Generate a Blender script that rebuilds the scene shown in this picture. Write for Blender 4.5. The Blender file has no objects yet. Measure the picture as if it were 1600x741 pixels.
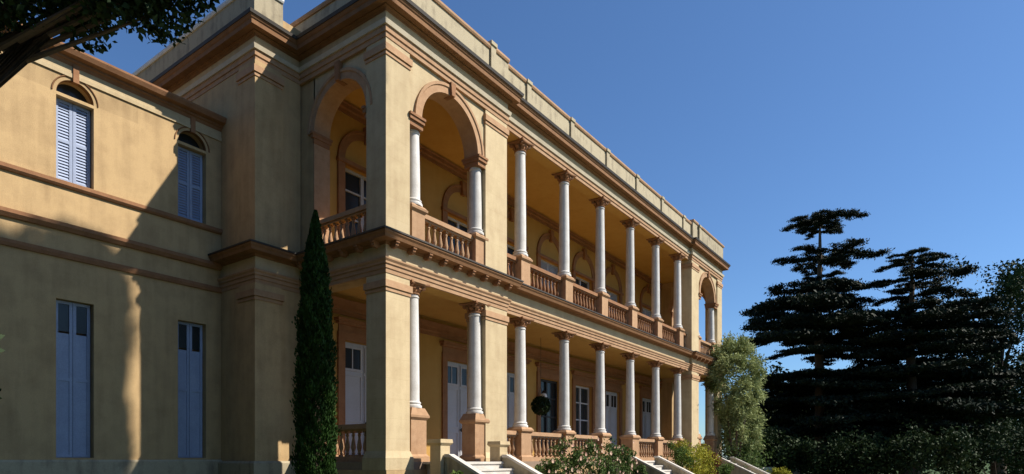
import bpy, bmesh, math, random
import numpy as np
from mathutils import Vector, Matrix
R = math.radians
random.seed(7); rng = np.random.default_rng(11)
sc = bpy.context.scene
C = sc.collection

# ---------------------------------------------------------------- camera
GZ = -1.5                       # ground level, measured from eye height
CAMX, CAMY = -9.033, -9.699
cam = bpy.data.cameras.new("camera"); co = bpy.data.objects.new("camera", cam); C.objects.link(co)
cam.sensor_fit = 'HORIZONTAL'; cam.sensor_width = 36.0
cam.lens = 36.0 * 982 / 1600
cam.shift_x = 2 / 1600; cam.shift_y = 346.5 / 1600
cam.clip_start = 0.1; cam.clip_end = 3000
co.location = (CAMX, CAMY, 0)
co.rotation_euler = (R(90), 0, math.atan2(0.585, 0.811) - R(90))
sc.camera = co

# ---------------------------------------------------------------- sky and sun
SUN_AZ, SUN_EL = R(34), R(45)
sdir = Vector((math.sin(SUN_AZ) * math.cos(SUN_EL), -math.cos(SUN_AZ) * math.cos(SUN_EL), math.sin(SUN_EL)))
w = bpy.data.worlds.new("World"); sc.world = w; w.use_nodes = True
nt = w.node_tree; nt.nodes.clear()
sky = nt.nodes.new('ShaderNodeTexSky'); sky.sky_type = 'NISHITA'; sky.sun_disc = False
sky.sun_elevation = SUN_EL; sky.sun_rotation = math.atan2(sdir.x, sdir.y)
sky.air_density = 1.0; sky.dust_density = 0.4; sky.ozone_density = 3.0; sky.altitude = 50
bg = nt.nodes.new('ShaderNodeBackground'); bg.inputs[1].default_value = 0.055
ow = nt.nodes.new('ShaderNodeOutputWorld')
tint = nt.nodes.new('ShaderNodeMix'); tint.data_type = 'RGBA'; tint.blend_type = 'MULTIPLY'; tint.inputs[0].default_value = 1.0
tint.inputs[7].default_value = (0.98, 1.30, 1.62, 1)      # deep clear Mediterranean blue
nt.links.new(sky.outputs[0], tint.inputs[6]); nt.links.new(tint.outputs[2], bg.inputs[0]); nt.links.new(bg.outputs[0], ow.inputs[0])
sl = bpy.data.lights.new("sun", 'SUN'); sl.energy = 5.0; sl.angle = R(0.5); sl.color = (1.0, 0.93, 0.82)
so = bpy.data.objects.new("sun", sl); C.objects.link(so)
so.rotation_euler = sdir.to_track_quat('Z', 'Y').to_euler(); so.location = (20, -30, 40)
sc.view_settings.view_transform = 'Standard'; sc.view_settings.look = 'None'
sc.view_settings.exposure = 0.68; sc.view_settings.gamma = 1.0; sc.view_settings.use_curve_mapping = False

# ---------------------------------------------------------------- materials
def newmat(name):
    m = bpy.data.materials.new(name); m.use_nodes = True
    n = m.node_tree.nodes; n.clear()
    out = n.new('ShaderNodeOutputMaterial'); b = n.new('ShaderNodeBsdfPrincipled')
    m.node_tree.links.new(b.outputs[0], out.inputs[0])
    return m, m.node_tree, b

def surf(name, col, dark=None, rough=0.85, scale=2.5, streak=0.5, bump=0.25, fine=60, joints=None, spec=0.25, grime=0.55):
    """weathered masonry: broad blotches, vertical streaks, fine grain, optional block joints"""
    m, t, b = newmat(name); N = t.nodes; K = t.links
    dark = dark or tuple(c * 0.62 for c in col)
    tc = N.new('ShaderNodeTexCoord')
    n1 = N.new('ShaderNodeTexNoise'); n1.inputs['Scale'].default_value = scale; n1.inputs['Detail'].default_value = 7; n1.inputs['Roughness'].default_value = 0.65
    K.new(tc.outputs['Object'], n1.inputs['Vector'])
    mp = N.new('ShaderNodeMapping'); mp.inputs['Scale'].default_value = (5, 5, 0.45); K.new(tc.outputs['Object'], mp.inputs[0])
    n2 = N.new('ShaderNodeTexNoise'); n2.inputs['Scale'].default_value = 1.3; n2.inputs['Detail'].default_value = 5; K.new(mp.outputs[0], n2.inputs['Vector'])
    n3 = N.new('ShaderNodeTexNoise'); n3.inputs['Scale'].default_value = fine; n3.inputs['Detail'].default_value = 3; K.new(tc.outputs['Object'], n3.inputs['Vector'])
    ma = N.new('ShaderNodeMath'); ma.operation = 'MULTIPLY_ADD'; ma.inputs[1].default_value = streak
    K.new(n2.outputs[0], ma.inputs[0]); K.new(n1.outputs[0], ma.inputs[2])
    cr = N.new('ShaderNodeValToRGB'); e = cr.color_ramp.elements
    e[0].position = 0.32 + 0.3 * streak; e[1].position = 0.62 + 0.5 * streak
    e[0].color = (*tuple(d * grime + c * (1 - grime) for c, d in zip(col, dark)), 1); e[1].color = (*col, 1)
    K.new(ma.outputs[0], cr.inputs[0])
    colout = cr.outputs[0]
    mx = N.new('ShaderNodeMix'); mx.data_type = 'RGBA'; mx.blend_type = 'MULTIPLY'; mx.inputs[0].default_value = 0.35
    rg = N.new('ShaderNodeValToRGB'); rg.color_ramp.elements[0].position = 0.3; rg.color_ramp.elements[0].color = (.55, .55, .55, 1); rg.color_ramp.elements[1].position = 0.65
    K.new(n3.outputs[0], rg.inputs[0]); K.new(colout, mx.inputs[6]); K.new(rg.outputs[0], mx.inputs[7]); colout = mx.outputs[2]
    hgt = n3.outputs[0]
    if joints:
        sx = N.new('ShaderNodeSeparateXYZ'); K.new(tc.outputs['Object'], sx.inputs[0])
        ad = N.new('ShaderNodeMath'); ad.operation = 'ADD'; K.new(sx.outputs[0], ad.inputs[0]); K.new(sx.outputs[1], ad.inputs[1])
        cb = N.new('ShaderNodeCombineXYZ'); K.new(ad.outputs[0], cb.inputs[0]); K.new(sx.outputs[2], cb.inputs[1])
        br = N.new('ShaderNodeTexBrick'); br.inputs['Scale'].default_value = 1.0
        br.inputs['Brick Width'].default_value = joints[0]; br.inputs['Row Height'].default_value = joints[1]
        br.inputs['Mortar Size'].default_value = 0.006; br.inputs['Mortar Smooth'].default_value = 0.6
        br.inputs['Color1'].default_value = (1, 1, 1, 1); br.inputs['Color2'].default_value = (.9, .88, .84, 1); br.inputs['Mortar'].default_value = (.66, .6, .5, 1)
        K.new(cb.outputs[0], br.inputs['Vector'])
        m2 = N.new('ShaderNodeMix'); m2.data_type = 'RGBA'; m2.blend_type = 'MULTIPLY'; m2.inputs[0].default_value = 0.3
        K.new(colout, m2.inputs[6]); K.new(br.outputs[0], m2.inputs[7]); colout = m2.outputs[2]
    oi = N.new('ShaderNodeObjectInfo'); rr = N.new('ShaderNodeMapRange'); rr.inputs[3].default_value = .88; rr.inputs[4].default_value = 1.04
    K.new(oi.outputs['Random'], rr.inputs[0]); vm = N.new('ShaderNodeVectorMath'); vm.operation = 'SCALE'
    K.new(colout, vm.inputs[0]); K.new(rr.outputs[0], vm.inputs['Scale']); colout = vm.outputs[0]
    K.new(colout, b.inputs['Base Color'])
    bp = N.new('ShaderNodeBump'); bp.inputs['Strength'].default_value = bump; bp.inputs['Distance'].default_value = 0.01
    K.new(hgt, bp.inputs['Height']); K.new(bp.outputs[0], b.inputs['Normal'])
    b.inputs['Roughness'].default_value = rough; b.inputs['Specular IOR Level'].default_value = spec
    return m

def leafmat(name, c1, c2, rough=0.6, trans=0.15, scale=3.0):
    m, t, b = newmat(name); N = t.nodes; K = t.links
    g = N.new('ShaderNodeTexCoord'); n = N.new('ShaderNodeTexNoise'); n.inputs['Scale'].default_value = scale; n.inputs['Detail'].default_value = 6
    K.new(g.outputs['Object'], n.inputs['Vector'])
    cr = N.new('ShaderNodeValToRGB'); cr.color_ramp.elements[0].position = .35; cr.color_ramp.elements[1].position = .65
    cr.color_ramp.elements[0].color = (*c1, 1); cr.color_ramp.elements[1].color = (*c2, 1)
    K.new(n.outputs[0], cr.inputs[0]); K.new(cr.outputs[0], b.inputs['Base Color'])
    b.inputs['Roughness'].default_value = rough; b.inputs['Specular IOR Level'].default_value = 0.08
    if trans > 0:
        out = [x for x in N if x.type == 'OUTPUT_MATERIAL'][0]
        tr = N.new('ShaderNodeBsdfTranslucent'); K.new(cr.outputs[0], tr.inputs[0])
        ms = N.new('ShaderNodeMixShader'); ms.inputs[0].default_value = trans
        K.new(b.outputs[0], ms.inputs[1]); K.new(tr.outputs[0], ms.inputs[2]); K.new(ms.outputs[0], out.inputs[0])
    return m

CREAM = surf('cream_limestone', (.585, .465, .283), (.34, .23, .125), joints=(1.1, .42), streak=.6, grime=.5)
WALL = surf('cream_render', (.50, .345, .175), (.25, .16, .08), streak=.75, grime=.6)
OCHRE = surf('ochre_plaster', (.50, .30, .085), (.40, .21, .05), streak=.4, bump=.12)
TERRA = surf('terracotta_stone', (.31, .155, .075), (.17, .075, .035), streak=.3, scale=5)
TERRAL = surf('pale_terracotta_stone', (.47, .29, .165), (.28, .145, .07), streak=.3, scale=5)
CORN = surf('brown_terracotta_cornice', (.25, .125, .055), (.12, .055, .025), streak=.4, scale=5)
PALE = surf('pale_fillet_stone', (.60, .52, .38), (.4, .33, .22), streak=.3)
PARA = surf('weathered_parapet', (.43, .365, .245), (.15, .12, .085), streak=1.0, scale=3, grime=.8)
MARBLE = surf('white_marble', (.68, .66, .63), (.38, .34, .29), rough=.55, streak=.7, bump=.08, grime=.6, scale=3)
STEP = surf('pale_step_stone', (.62, .58, .52), (.36, .33, .29), streak=.1, scale=4)
GUTTER = surf('dark_gutter_lead', (.06, .05, .042), (.03, .026, .02), rough=.6)
FLOOR = surf('terrace_tile', (.30, .22, .16), (.2, .14, .1), streak=0)
DOORP = surf('pale_grey_paint', (.50, .51, .54), (.4, .4, .42), rough=.5, streak=.4, bump=.05, grime=.5)
SHUT = surf('blue_grey_paint', (.33, .39, .54), (.22, .27, .40), rough=.55, streak=.4, bump=.05)
ROOFM = surf('pale_roof_metal', (.7, .69, .66), (.5, .5, .48), rough=.5, streak=.2)
BARK = surf('brown_bark', (.10, .07, .05), (.04, .03, .02), scale=12, streak=.8, bump=.8, fine=25)
IRON = surf('dark_iron', (.03, .03, .032), (.02, .02, .02), rough=.5)
m, t, b = newmat('dark_glass'); b.inputs['Base Color'].default_value = (.02, .025, .028, 1); b.inputs['Roughness'].default_value = .2; b.inputs['Specular IOR Level'].default_value = .3; GLASS = m
m, t, b = newmat('frosted_globe'); b.inputs['Base Color'].default_value = (.8, .8, .78, 1); b.inputs['Roughness'].default_value = .3; GLOBE = m
LAWN = leafmat('lawn_green', (.035, .06, .018), (.06, .09, .03), rough=.9, trans=0, scale=1.2)
GRAVEL = surf('pale_gravel', (.36, .31, .24), (.22, .18, .14), streak=0, fine=120, scale=20, bump=.8)
SOIL = surf('dark_soil', (.06, .04, .028), (.03, .02, .014), streak=0, fine=60, bump=.8)
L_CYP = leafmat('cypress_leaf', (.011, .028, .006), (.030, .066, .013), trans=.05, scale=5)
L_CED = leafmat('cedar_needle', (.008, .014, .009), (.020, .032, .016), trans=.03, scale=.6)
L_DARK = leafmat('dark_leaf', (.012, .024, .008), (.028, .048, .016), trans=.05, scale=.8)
L_MID = leafmat('garden_leaf', (.045, .085, .02), (.11, .16, .035), trans=.2, scale=4)
L_ROSE = leafmat('rose_leaf', (.045, .08, .025), (.10, .15, .04), trans=.2, scale=4)
L_YEL = leafmat('yellow_green_leaf', (.16, .18, .02), (.42, .38, .05), trans=.25, scale=2)
L_GREY = leafmat('grey_green_leaf', (.12, .155, .05), (.36, .40, .18), trans=.2, scale=1.5)
L_RED = leafmat('reddish_leaf', (.10, .03, .02), (.18, .06, .03), trans=.2, scale=4)
PETAL = leafmat('pale_pink_petal', (.5, .28, .22), (.6, .44, .33), trans=.2, scale=6)

# ---------------------------------------------------------------- builders
def tag(o, label=None, cat=None, group=None, kind=None):
    if label: o['label'] = label
    if cat: o['category'] = cat
    if group: o['group'] = group
    if kind: o['kind'] = kind
    return o

def empty(name, loc, rz=0):
    o = bpy.data.objects.new(name, None); C.objects.link(o); o.location = loc; o.rotation_euler = (0, 0, rz)
    o.empty_display_size = .3
    return o

def bm_new(): return bmesh.new()

def box(bm, x0, x1, y0, y1, z0, z1):
    v = [bm.verts.new(p) for p in ((x0,y0,z0),(x1,y0,z0),(x1,y1,z0),(x0,y1,z0),(x0,y0,z1),(x1,y0,z1),(x1,y1,z1),(x0,y1,z1))]
    for f in ((0,3,2,1),(4,5,6,7),(0,1,5,4),(1,2,6,5),(2,3,7,6),(3,0,4,7)): bm.faces.new([v[i] for i in f])

def frustum(bm, cx, cy, z0, z1, a0, b0, a1, b1):
    v = [bm.verts.new((cx + sx*a, cy + sy*b, z)) for z, a, b in ((z0,a0,b0),(z1,a1,b1)) for sx, sy in ((-1,-1),(1,-1),(1,1),(-1,1))]
    for f in ((0,3,2,1),(4,5,6,7),(0,1,5,4),(1,2,6,5),(2,3,7,6),(3,0,4,7)): bm.faces.new([v[i] for i in f])

def lathe(bm, prof, n=20, cx=0, cy=0):
    rings = []
    for r, z in prof:
        rings.append([bm.verts.new((cx + r*math.cos(2*math.pi*i/n), cy + r*math.sin(2*math.pi*i/n), z)) for i in range(n)])
    for a, b2 in zip(rings, rings[1:]):
        for i in range(n): bm.faces.new((a[i], a[(i+1)%n], b2[(i+1)%n], b2[i]))
    bm.faces.new(rings[0][::-1]); bm.faces.new(rings[-1])

def tube(bm, pts, radii, n=7):
    rings = []
    for i, p in enumerate(pts):
        p = Vector(p); d = (Vector(pts[min(i+1, len(pts)-1)]) - Vector(pts[max(i-1, 0)])).normalized()
        a = d.orthogonal().normalized(); b2 = d.cross(a)
        rings.append([bm.verts.new(p + radii[i]*(a*math.cos(2*math.pi*k/n) + b2*math.sin(2*math.pi*k/n))) for k in range(n)])
    for q, s in zip(rings, rings[1:]):
        for k in range(n): bm.faces.new((q[k], q[(k+1)%n], s[(k+1)%n], s[k]))
    bm.faces.new(rings[0][::-1]); bm.faces.new(rings[-1])

def sweep(bm, prof, path):
    """closed profile (out, z) swept along a 2D polyline; outward is on the right of travel"""
    P = [Vector(p) for p in path]; rows = []
    for i, p in enumerate(P):
        ns = []
        if i > 0: d = (P[i]-P[i-1]).normalized(); ns.append(Vector((d.y, -d.x)))
        if i < len(P)-1: d = (P[i+1]-P[i]).normalized(); ns.append(Vector((d.y, -d.x)))
        n = ns[0] if len(ns) == 1 else ns[0] + ns[1]
        rows.append([bm.verts.new((p.x + n.x*o, p.y + n.y*o, z)) for o, z in prof])
    k = len(prof)
    for a, b2 in zip(rows, rows[1:]):
        for j in range(k): bm.faces.new((a[j], a[(j+1)%k], b2[(j+1)%k], b2[j]))
    bm.faces.new(rows[0]); bm.faces.new(rows[-1][::-1])

def link(name, me, mat, parent=None, loc=(0,0,0), rz=0):
    o = bpy.data.objects.new(name, me); C.objects.link(o); o.location = loc; o.rotation_euler = (0, 0, rz)
    if parent: o.parent = parent
    return o

def build(name, bm, mat, parent=None, loc=(0,0,0), smooth=None, rz=0, mats=None):
    bmesh.ops.recalc_face_normals(bm, faces=bm.faces)
    me = bpy.data.meshes.new(name); bm.to_mesh(me); bm.free()
    me.materials.append(mat)
    if smooth:
        for p in me.polygons: p.use_smooth = True
        me.set_sharp_from_angle(angle=R(smooth))
    return link(name, me, mat, parent, loc, rz)

def leaves(name, pts, size, mat, parent=None, loc=(0,0,0), aspect=2.0, up=0.0, dirs=None, jitter=.9, kind=None):
    """one mesh of many small pointed leaf faces"""
    pts = np.asarray(pts, float); n = len(pts)
    d = rng.normal(size=(n, 3)); d /= np.linalg.norm(d, axis=1)[:, None]
    if dirs is not None: d = d*jitter + np.asarray(dirs)
    d[:, 2] += up; d /= np.linalg.norm(d, axis=1)[:, None]
    q = rng.normal(size=(n, 3)); q -= (q*d).sum(1)[:, None]*d; q /= np.linalg.norm(q, axis=1)[:, None]
    s = size*(.6 + .8*rng.random(n))[:, None]
    nn = np.cross(d, q)
    a = pts - d*s*.5; b2 = pts + q*s*.5/aspect + d*s*.05 + nn*s*.06; c = pts + d*s*.5; e = pts - q*s*.5/aspect + d*s*.05 + nn*s*.06
    V = np.stack([a, b2, c, e], 1).reshape(-1, 3)
    me = bpy.data.meshes.new(name)
    me.vertices.add(4*n); me.vertices.foreach_set('co', V.ravel())
    me.loops.add(4*n); me.loops.foreach_set('vertex_index', np.arange(4*n, dtype=np.int32))
    me.polygons.add(n); me.polygons.foreach_set('loop_start', np.arange(0, 4*n, 4, dtype=np.int32))
    me.update(calc_edges=True); me.materials.append(mat)
    o = link(name, me, mat, parent, loc)
    return o

# ---------------------------------------------------------------- ground
bm = bm_new()
box(bm, -600, 900, -700, 800, GZ - .5, GZ); tag(build('lawn', bm, LAWN), kind='structure')
bm = bm_new(); box(bm, -13, 60, -11.5, -4.6, GZ - .1, GZ + .006); tag(build('gravel_path', bm, GRAVEL), kind='structure')
bm = bm_new(); box(bm, -1.2, 23.4, -2.6, -.12, GZ - .1, GZ + .012); tag(build('flower_bed', bm, SOIL), kind='structure')

# ---------------------------------------------------------------- the villa
L = 22.24
S2 = 2.9          # set-back of the body behind the loggia front
CX = -1.13        # corner of the set-back body
PB = (3.34, 4.24) # inner pier of the end bay
FL = -.07         # loggia floor
COLS = [5.28 + 2.36*i for i in range(6)]
ENDC = (1.0, 3.2)
villa = empty('villa', (L/2, 5, GZ))
tag(villa, 'two storey cream villa with terracotta trim and long double loggia of white columns', 'villa')
OFF = Vector((-L/2, -5, -GZ))
def vb(name, bm, mat, parent=None, smooth=None):
    return build(name, bm, mat, parent or villa, OFF if (parent is None or parent is villa) else (0,0,0), smooth)
def part_at(name, me, mat, x, y, z, rz=0):
    return link(name, me, mat, villa, Vector((x, y, z)) + OFF, rz)

# plinth and floors
bm = bm_new()
box(bm, -.06, L+.06, -.08, 3.0, GZ-.3, -.24); vb('podium', bm, WALL)
bm = bm_new(); box(bm, -.02, L+.02, -.04, 3.05, -.24, FL); vb('loggia_floor', bm, FLOOR)
bm = bm_new(); box(bm, .3, L-.3, .3, 3.05, 4.12, 4.62); vb('ceiling', bm, OCHRE)
bm = bm_new(); box(bm, .3, L-.3, .3, 3.05, 9.0, 9.7); vb('ceiling', bm, OCHRE)
# main body
bm = bm_new()
box(bm, CX, 0.02, S2, 14, GZ-.3, 10.0); box(bm, L-.02, L-CX, S2, 14, GZ-.3, 10.0)
box(bm, .02, L-.02, 3.3, 14, GZ-.3, 10.0)
vb('body_wall', bm, WALL)
# back wall of the loggia with real openings
OPEN = [2.1, 5.97, 8.55, 11.12, 13.69, 16.27, L-2.1]
OW = .74
def wall_holes(bm, x0, x1, y0, y1, z0, z1, holes):
    zs = sorted({z0, z1, *[h[2] for h in holes], *[h[3] for h in holes]}); xs = sorted({x0, x1, *[h[0] for h in holes], *[h[1] for h in holes]})
    for za, zb in zip(zs, zs[1:]):
        run = None
        for xa, xb in zip(xs, xs[1:]):
            solid = not any(h[0] <= xa and h[1] >= xb and h[2] <= za and h[3] >= zb for h in holes)
            if solid: run = (run[0], xb) if run else (xa, xb)
            if (not solid or xb == x1) and run: box(bm, run[0], run[1], y0, y1, za, zb); run = None
bm = bm_new()
holes = [(c-OW, c+OW, FL, 3.0) for c in OPEN] + [(c-OW, c+OW, 4.7, 7.45) for c in OPEN]
wall_holes(bm, .02, L-.02, 3.0, 3.29, -.2, 9.1, holes)
bmesh.ops.remove_doubles(bm, verts=bm.verts, dist=1e-5)
vb('loggia_wall', bm, OCHRE)
# inner mouldings on the back wall
for z0, z1 in ((3.62, 4.0), (8.72, 8.96)):
    bm = bm_new(); sweep(bm, [(-.03,z0),(.03,z0),(.03,z0+.1),(.07,z0+.13),(.07,z0+.22),(.13,z1),(-.03,z1)], [(.4,3.0),(L-.4,3.0)]); vb('wall_moulding', bm, TERRA)

# piers
def pier(x0, x1, y0, y1, sides=''):
    for z0, z1, base in ((-.24, 3.88, True), (4.6, 8.76, False)):
        bm = bm_new(); box(bm, x0, x1, y0, y1, z0, z1); p = vb('pier', bm, CREAM)
        bm = bm_new(); e = .045
        zc = 3.51 if base else 8.40
        box(bm, x0-e, x1+e, y0-e, y1+e, zc+.06, zc+.20); box(bm, x0-.02, x1+.02, y0-.02, y1+.02, zc-.02, zc+.04)
        build('cap_band', bm, TERRAL, p)
        if base:
            bm = bm_new(); frustum(bm, (x0+x1)/2, (y0+y1)/2, -.235, .02, (x1-x0)/2+.06, (y1-y0)/2+.06, (x1-x0)/2+.06, (y1-y0)/2+.06)
            frustum(bm, (x0+x1)/2, (y0+y1)/2, .02, .16, (x1-x0)/2+.055, (y1-y0)/2+.055, (x1-x0)/2+.01, (y1-y0)/2+.01)
            build('pier_base', bm, CREAM, p)
for a, b2 in ((0, .69), PB, (L-PB[1], L-PB[0]), (L-.69, L)): pier(a, b2, 0, .6)

# side walls behind the corner piers, and pilasters of the set-back body
for sx in (0, 1):
    X = (lambda x: x) if sx == 0 else (lambda x: L-x)
    bm = bm_new(); xa, xb = sorted((X(.05), X(.42))); box(bm, xa, xb, 2.40, 3.02, -.2, 8.9); vb('side_wall', bm, WALL)
    xa, xb = sorted((X(.04), X(.45)))
    for z0, z1 in ((3.88, 4.61), (8.76, 9.9)):
        bm = bm_new(); box(bm, xa, xb, .55, 3.02, z0, z1); vb('side_beam', bm, WALL)
    xa, xb = sorted((X(CX-.04), X(CX+.62)))
    for z0, z1, zc in ((GZ-.2, 3.86, 3.51), (4.6, 8.74, 8.40)):
        bm = bm_new(); box(bm, xa, xb, S2-.04, S2+.6, z0, z1); p = vb('pilaster', bm, WALL)
        bm = bm_new(); box(bm, xa-.045, xb+.045, S2-.085, S2+.645, zc+.06, zc+.20); box(bm, xa-.02, xb+.02, S2-.06, S2+.62, zc-.02, zc+.04); build('cap_band', bm, TERRAL, p)

# front beams
for z0, z1 in ((3.88, 4.61), (8.76, 9.9)):
    for x0, x1, y0 in ((.02, PB[1]-.02, .03), (L-PB[1]+.02, L-.02, .03), (PB[1]-.02, L-PB[1]+.02, .15)):
        bm = bm_new(); box(bm, x0, x1, y0, .5 + (.003 if y0 > .1 else 0), z0 + (.004 if y0 > .1 else 0), z1); vb('front_beam', bm, OCHRE)

# arches of the upper end bays
def arch_wall(bm, M, u0, u1, zs, zt, uc, r, v0, v1, n=28):
    bot = [(u0, zs), (uc-r, zs)] + [(uc - r*math.cos(math.pi*i/n), zs + r*math.sin(math.pi*i/n)) for i in range(1, n)] + [(uc+r, zs), (u1, zs)]
    q = [[bm.verts.new(M(u, v, z)) for u, z in bot] for v in (v0, v1)]
    T = [[bm.verts.new(M(u, v, zt)) for u, z in bot] for v in (v0, v1)]
    k = len(bot)
    for i in range(k-1):
        for s in (0, 1): bm.faces.new((q[s][i], q[s][i+1], T[s][i+1], T[s][i]))
        bm.faces.new((q[0][i], q[0][i+1], q[1][i+1], q[1][i])); bm.faces.new((T[0][i], T[0][i+1], T[1][i+1], T[1][i]))
    for i in (0, k-1): bm.faces.new((q[0][i], q[1][i], T[1][i], T[0][i]))
def arch_ring(bm, M, uc, zs, r0, r1, v0, v1, n=28, a0=0, a1=math.pi):
    rows = []
    for i in range(n+1):
        a = a0 + (a1-a0)*i/n; c, s = math.cos(a), math.sin(a)
        rm = r0 + (r1-r0)*.65
        rows.append([bm.verts.new(M(uc + r*c, v, zs + r*s)) for r, v in ((r0, v1), (r0, v0+.025), (rm, v0+.025), (rm+.015, v0), (r1, v0), (r1, v1))])
    for a, b2 in zip(rows, rows[1:]):
        for j in range(6): bm.faces.new((a[j], a[(j+1)%6], b2[(j+1)%6], b2[j]))
    bm.faces.new(rows[0]); bm.faces.new(rows[-1][::-1])
FR = lambda u, v, z: (u, v, z)
FRR = lambda u, v, z: (L-u, v, z)
SL = lambda u, v, z: (v, u, z)
SR = lambda u, v, z: (L-v, u, z)
ZS = 7.48
for M, u0, u1, uc, r in ((FR, .67, 3.36, 2.07, 1.0), (FRR, .67, 3.36, 2.07, 1.0), (SL, .58, 2.44, 1.51, .89), (SR, .58, 2.44, 1.51, .89)):
    bm = bm_new(); arch_wall(bm, M, u0, u1, ZS, 8.8, uc, r, .05, .44); a = vb('arch_wall', bm, CREAM)
    bm = bm_new(); arch_ring(bm, M, uc, ZS, r-.012, r+.21, -.01, .456); build('archivolt', bm, TERRAL, a)
    bm = bm_new(); q = []
    for v in (-.055, .2):
        q.append([bm.verts.new(M(uc+s*wd, v, z)) for s, wd, z in ((-1,.055,ZS+r-.03),(1,.055,ZS+r-.03),(1,.085,8.75),(-1,.085,8.75))])
    bm.faces.new(q[0]); bm.faces.new(q[1][::-1])
    for i in range(4): bm.faces.new((q[0][i], q[0][(i+1)%4], q[1][(i+1)%4], q[1][i]))
    build('keystone', bm, TERRA, a)
    # imposts
    for ua, ub in ((u0+.02, uc-r+.03), (uc+r-.03, u1-.02)):
        bm = bm_new()
        for e, z0, z1 in ((0, ZS-.24, ZS-.13), (.04, ZS-.128, ZS-.05), (.065, ZS-.048, ZS+.005)):
            pa = M(ua-(e if ua > 1 or M in (FR, FRR) else 0)*.5, -.0-e, 0); pb = M(ub+e*.5, .44+e, 0)
            box(bm, min(pa[0],pb[0]), max(pa[0],pb[0]), min(pa[1],pb[1]), max(pa[1],pb[1]), z0, z1)
        build('impost', bm, TERRA, a)
# arched side jamb pilasters
for M in (SL, SR):
    bm = bm_new()
    pa = M(2.385, .02, 0); pb = M(2.42, .46, 0)
    box(bm, min(pa[0],pb[0]), max(pa[0],pb[0]), min(pa[1],pb[1]), max(pa[1],pb[1]), 4.6, ZS-.24); vb('jamb', bm, TERRAL)

# entablatures swept round the house
ROUTE = [(CX, 14), (CX, S2), (0, S2), (0, 0), (PB[1], 0), (PB[1], .12), (L-PB[1], .12), (L-PB[1], 0), (L, 0), (L, S2), (L-CX, S2), (L-CX, 14)]
def band(name, prof, mat, path=ROUTE):
    bm = bm_new(); sweep(bm, prof, path); return vb(name, bm, mat)
# first floor
band('architrave', [(-.04,3.86),(.015,3.86),(.015,3.95),(.035,3.955),(.035,4.04),(.06,4.045),(.06,4.085),(.09,4.13),(.09,4.16),(-.04,4.16)], TERRAL)
band('frieze', [(-.05,4.15),(.02,4.15),(.02,4.48),(-.05,4.48)], CREAM)
band('balcony_slab', [(-.05,4.44),(.05,4.44),(.07,4.49),(.25,4.50),(.27,4.56),(.30,4.60),(.30,4.635),(-.05,4.635)], CORN)
band('balcony_edge', [(-.05,4.637),(.32,4.637),(.32,4.672),(-.05,4.672)], GUTTER)
# roof
band('architrave', [(-.04,8.74),(.015,8.74),(.015,8.84),(.04,8.845),(.04,8.97),(-.04,8.97)], TERRAL)
band('fillet', [(-.04,8.965),(.075,8.965),(.095,9.06),(-.04,9.06)], PALE)
band('frieze', [(-.05,9.055),(.02,9.055),(.02,9.28),(-.05,9.28)], CREAM)
band('bed_mould', [(-.05,9.26),(.03,9.26),(.05,9.30),(.10,9.32),(.10,9.36),(-.05,9.36)], CORN)
band('cornice', [(-.05,9.355),(.25,9.335),(.25,9.43),(.27,9.45),(.30,9.51),(-.05,9.51)], CORN)
band('gutter', [(-.05,9.512),(.315,9.512),(.33,9.58),(-.05,9.58)], GUTTER)
# brackets under the balcony slab of the end bays
bm = bm_new()
box(bm, -.05, .05, -.22, .0, .085, .12); box(bm, -.042, .042, -.19, .0, .035, .085); frustum(bm, 0, -.10, -.01, .035, .03, .05, .042, .085)
bme = bpy.data.meshes.new('bracket'); bmesh.ops.recalc_face_normals(bm, faces=bm.faces); bm.to_mesh(bme); bm.free(); bme.materials.append(TERRA)
for i in range(9):
    x = .12 + .5*i
    for xx in (x, L-x): part_at('bracket', bme, TERRAL, xx, -.018, 4.375)
for i in range(6):
    part_at('bracket', bme, TERRAL, -.018, .18 + .5*i, 4.375, R(-90)); part_at('bracket', bme, TERRAL, L+.018, .18 + .5*i, 4.375, R(90))

# parapet
def parapet(path, zt, mat=PARA, coping=TERRAL):
    band('parapet', [(-.25,9.56),(.12,9.56),(.12,9.66),(.08,9.67),(.08,zt),(-.25,zt)], mat, path)
    band('coping', [(-.29,zt),(.11,zt),(.13,zt+.04),(.13,zt+.09),(-.29,zt+.09)], coping, path)
parapet([(CX, 14), (CX, S2), (-.5, S2)], 10.30, coping=ROOFM)
parapet([(.14, S2+.4), (.14, 0), (PB[0]+.05, 0)], 10.24)
parapet([(PB[0]+.28, .03), (PB[1], .03)], 10.32)
parapet([(PB[1]+.01, .12), (L-PB[1]-.01, .12)], 10.28)
parapet([(L-PB[1], .03), (L-PB[0]-.28, .03)], 10.42)
parapet([(L-PB[0]-.05, 0), (L-.14, 0), (L-.14, S2+.4)], 10.38)
parapet([(L+.5, S2), (L-CX, S2), (L-CX, 14)], 10.30)
bm = bm_new(); box(bm, -.10, .10, -.07, .36, 0, .71); box(bm, -.12, .12, -.10, .38, .71, .80)
dme = bpy.data.meshes.new('parapet_die'); bmesh.ops.recalc_face_normals(bm, faces=bm.faces); bm.to_mesh(dme); bm.free(); dme.materials.append(PARA)
for x in COLS: part_at('parapet_die', dme, PARA, x, .06, 9.585)
for x in (PB[0]+.165, L-PB[0]-.165): part_at('parapet_die', dme, PARA, x, -.06, 9.64)
bm = bm_new(); box(bm, CX+.4, L-CX-.4, S2+.45, 13.6, 9.95, 10.2); box(bm, .4, L-.4, .5, S2+.5, 9.9, 10.15); vb('roof', bm, ROOFM)

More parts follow.
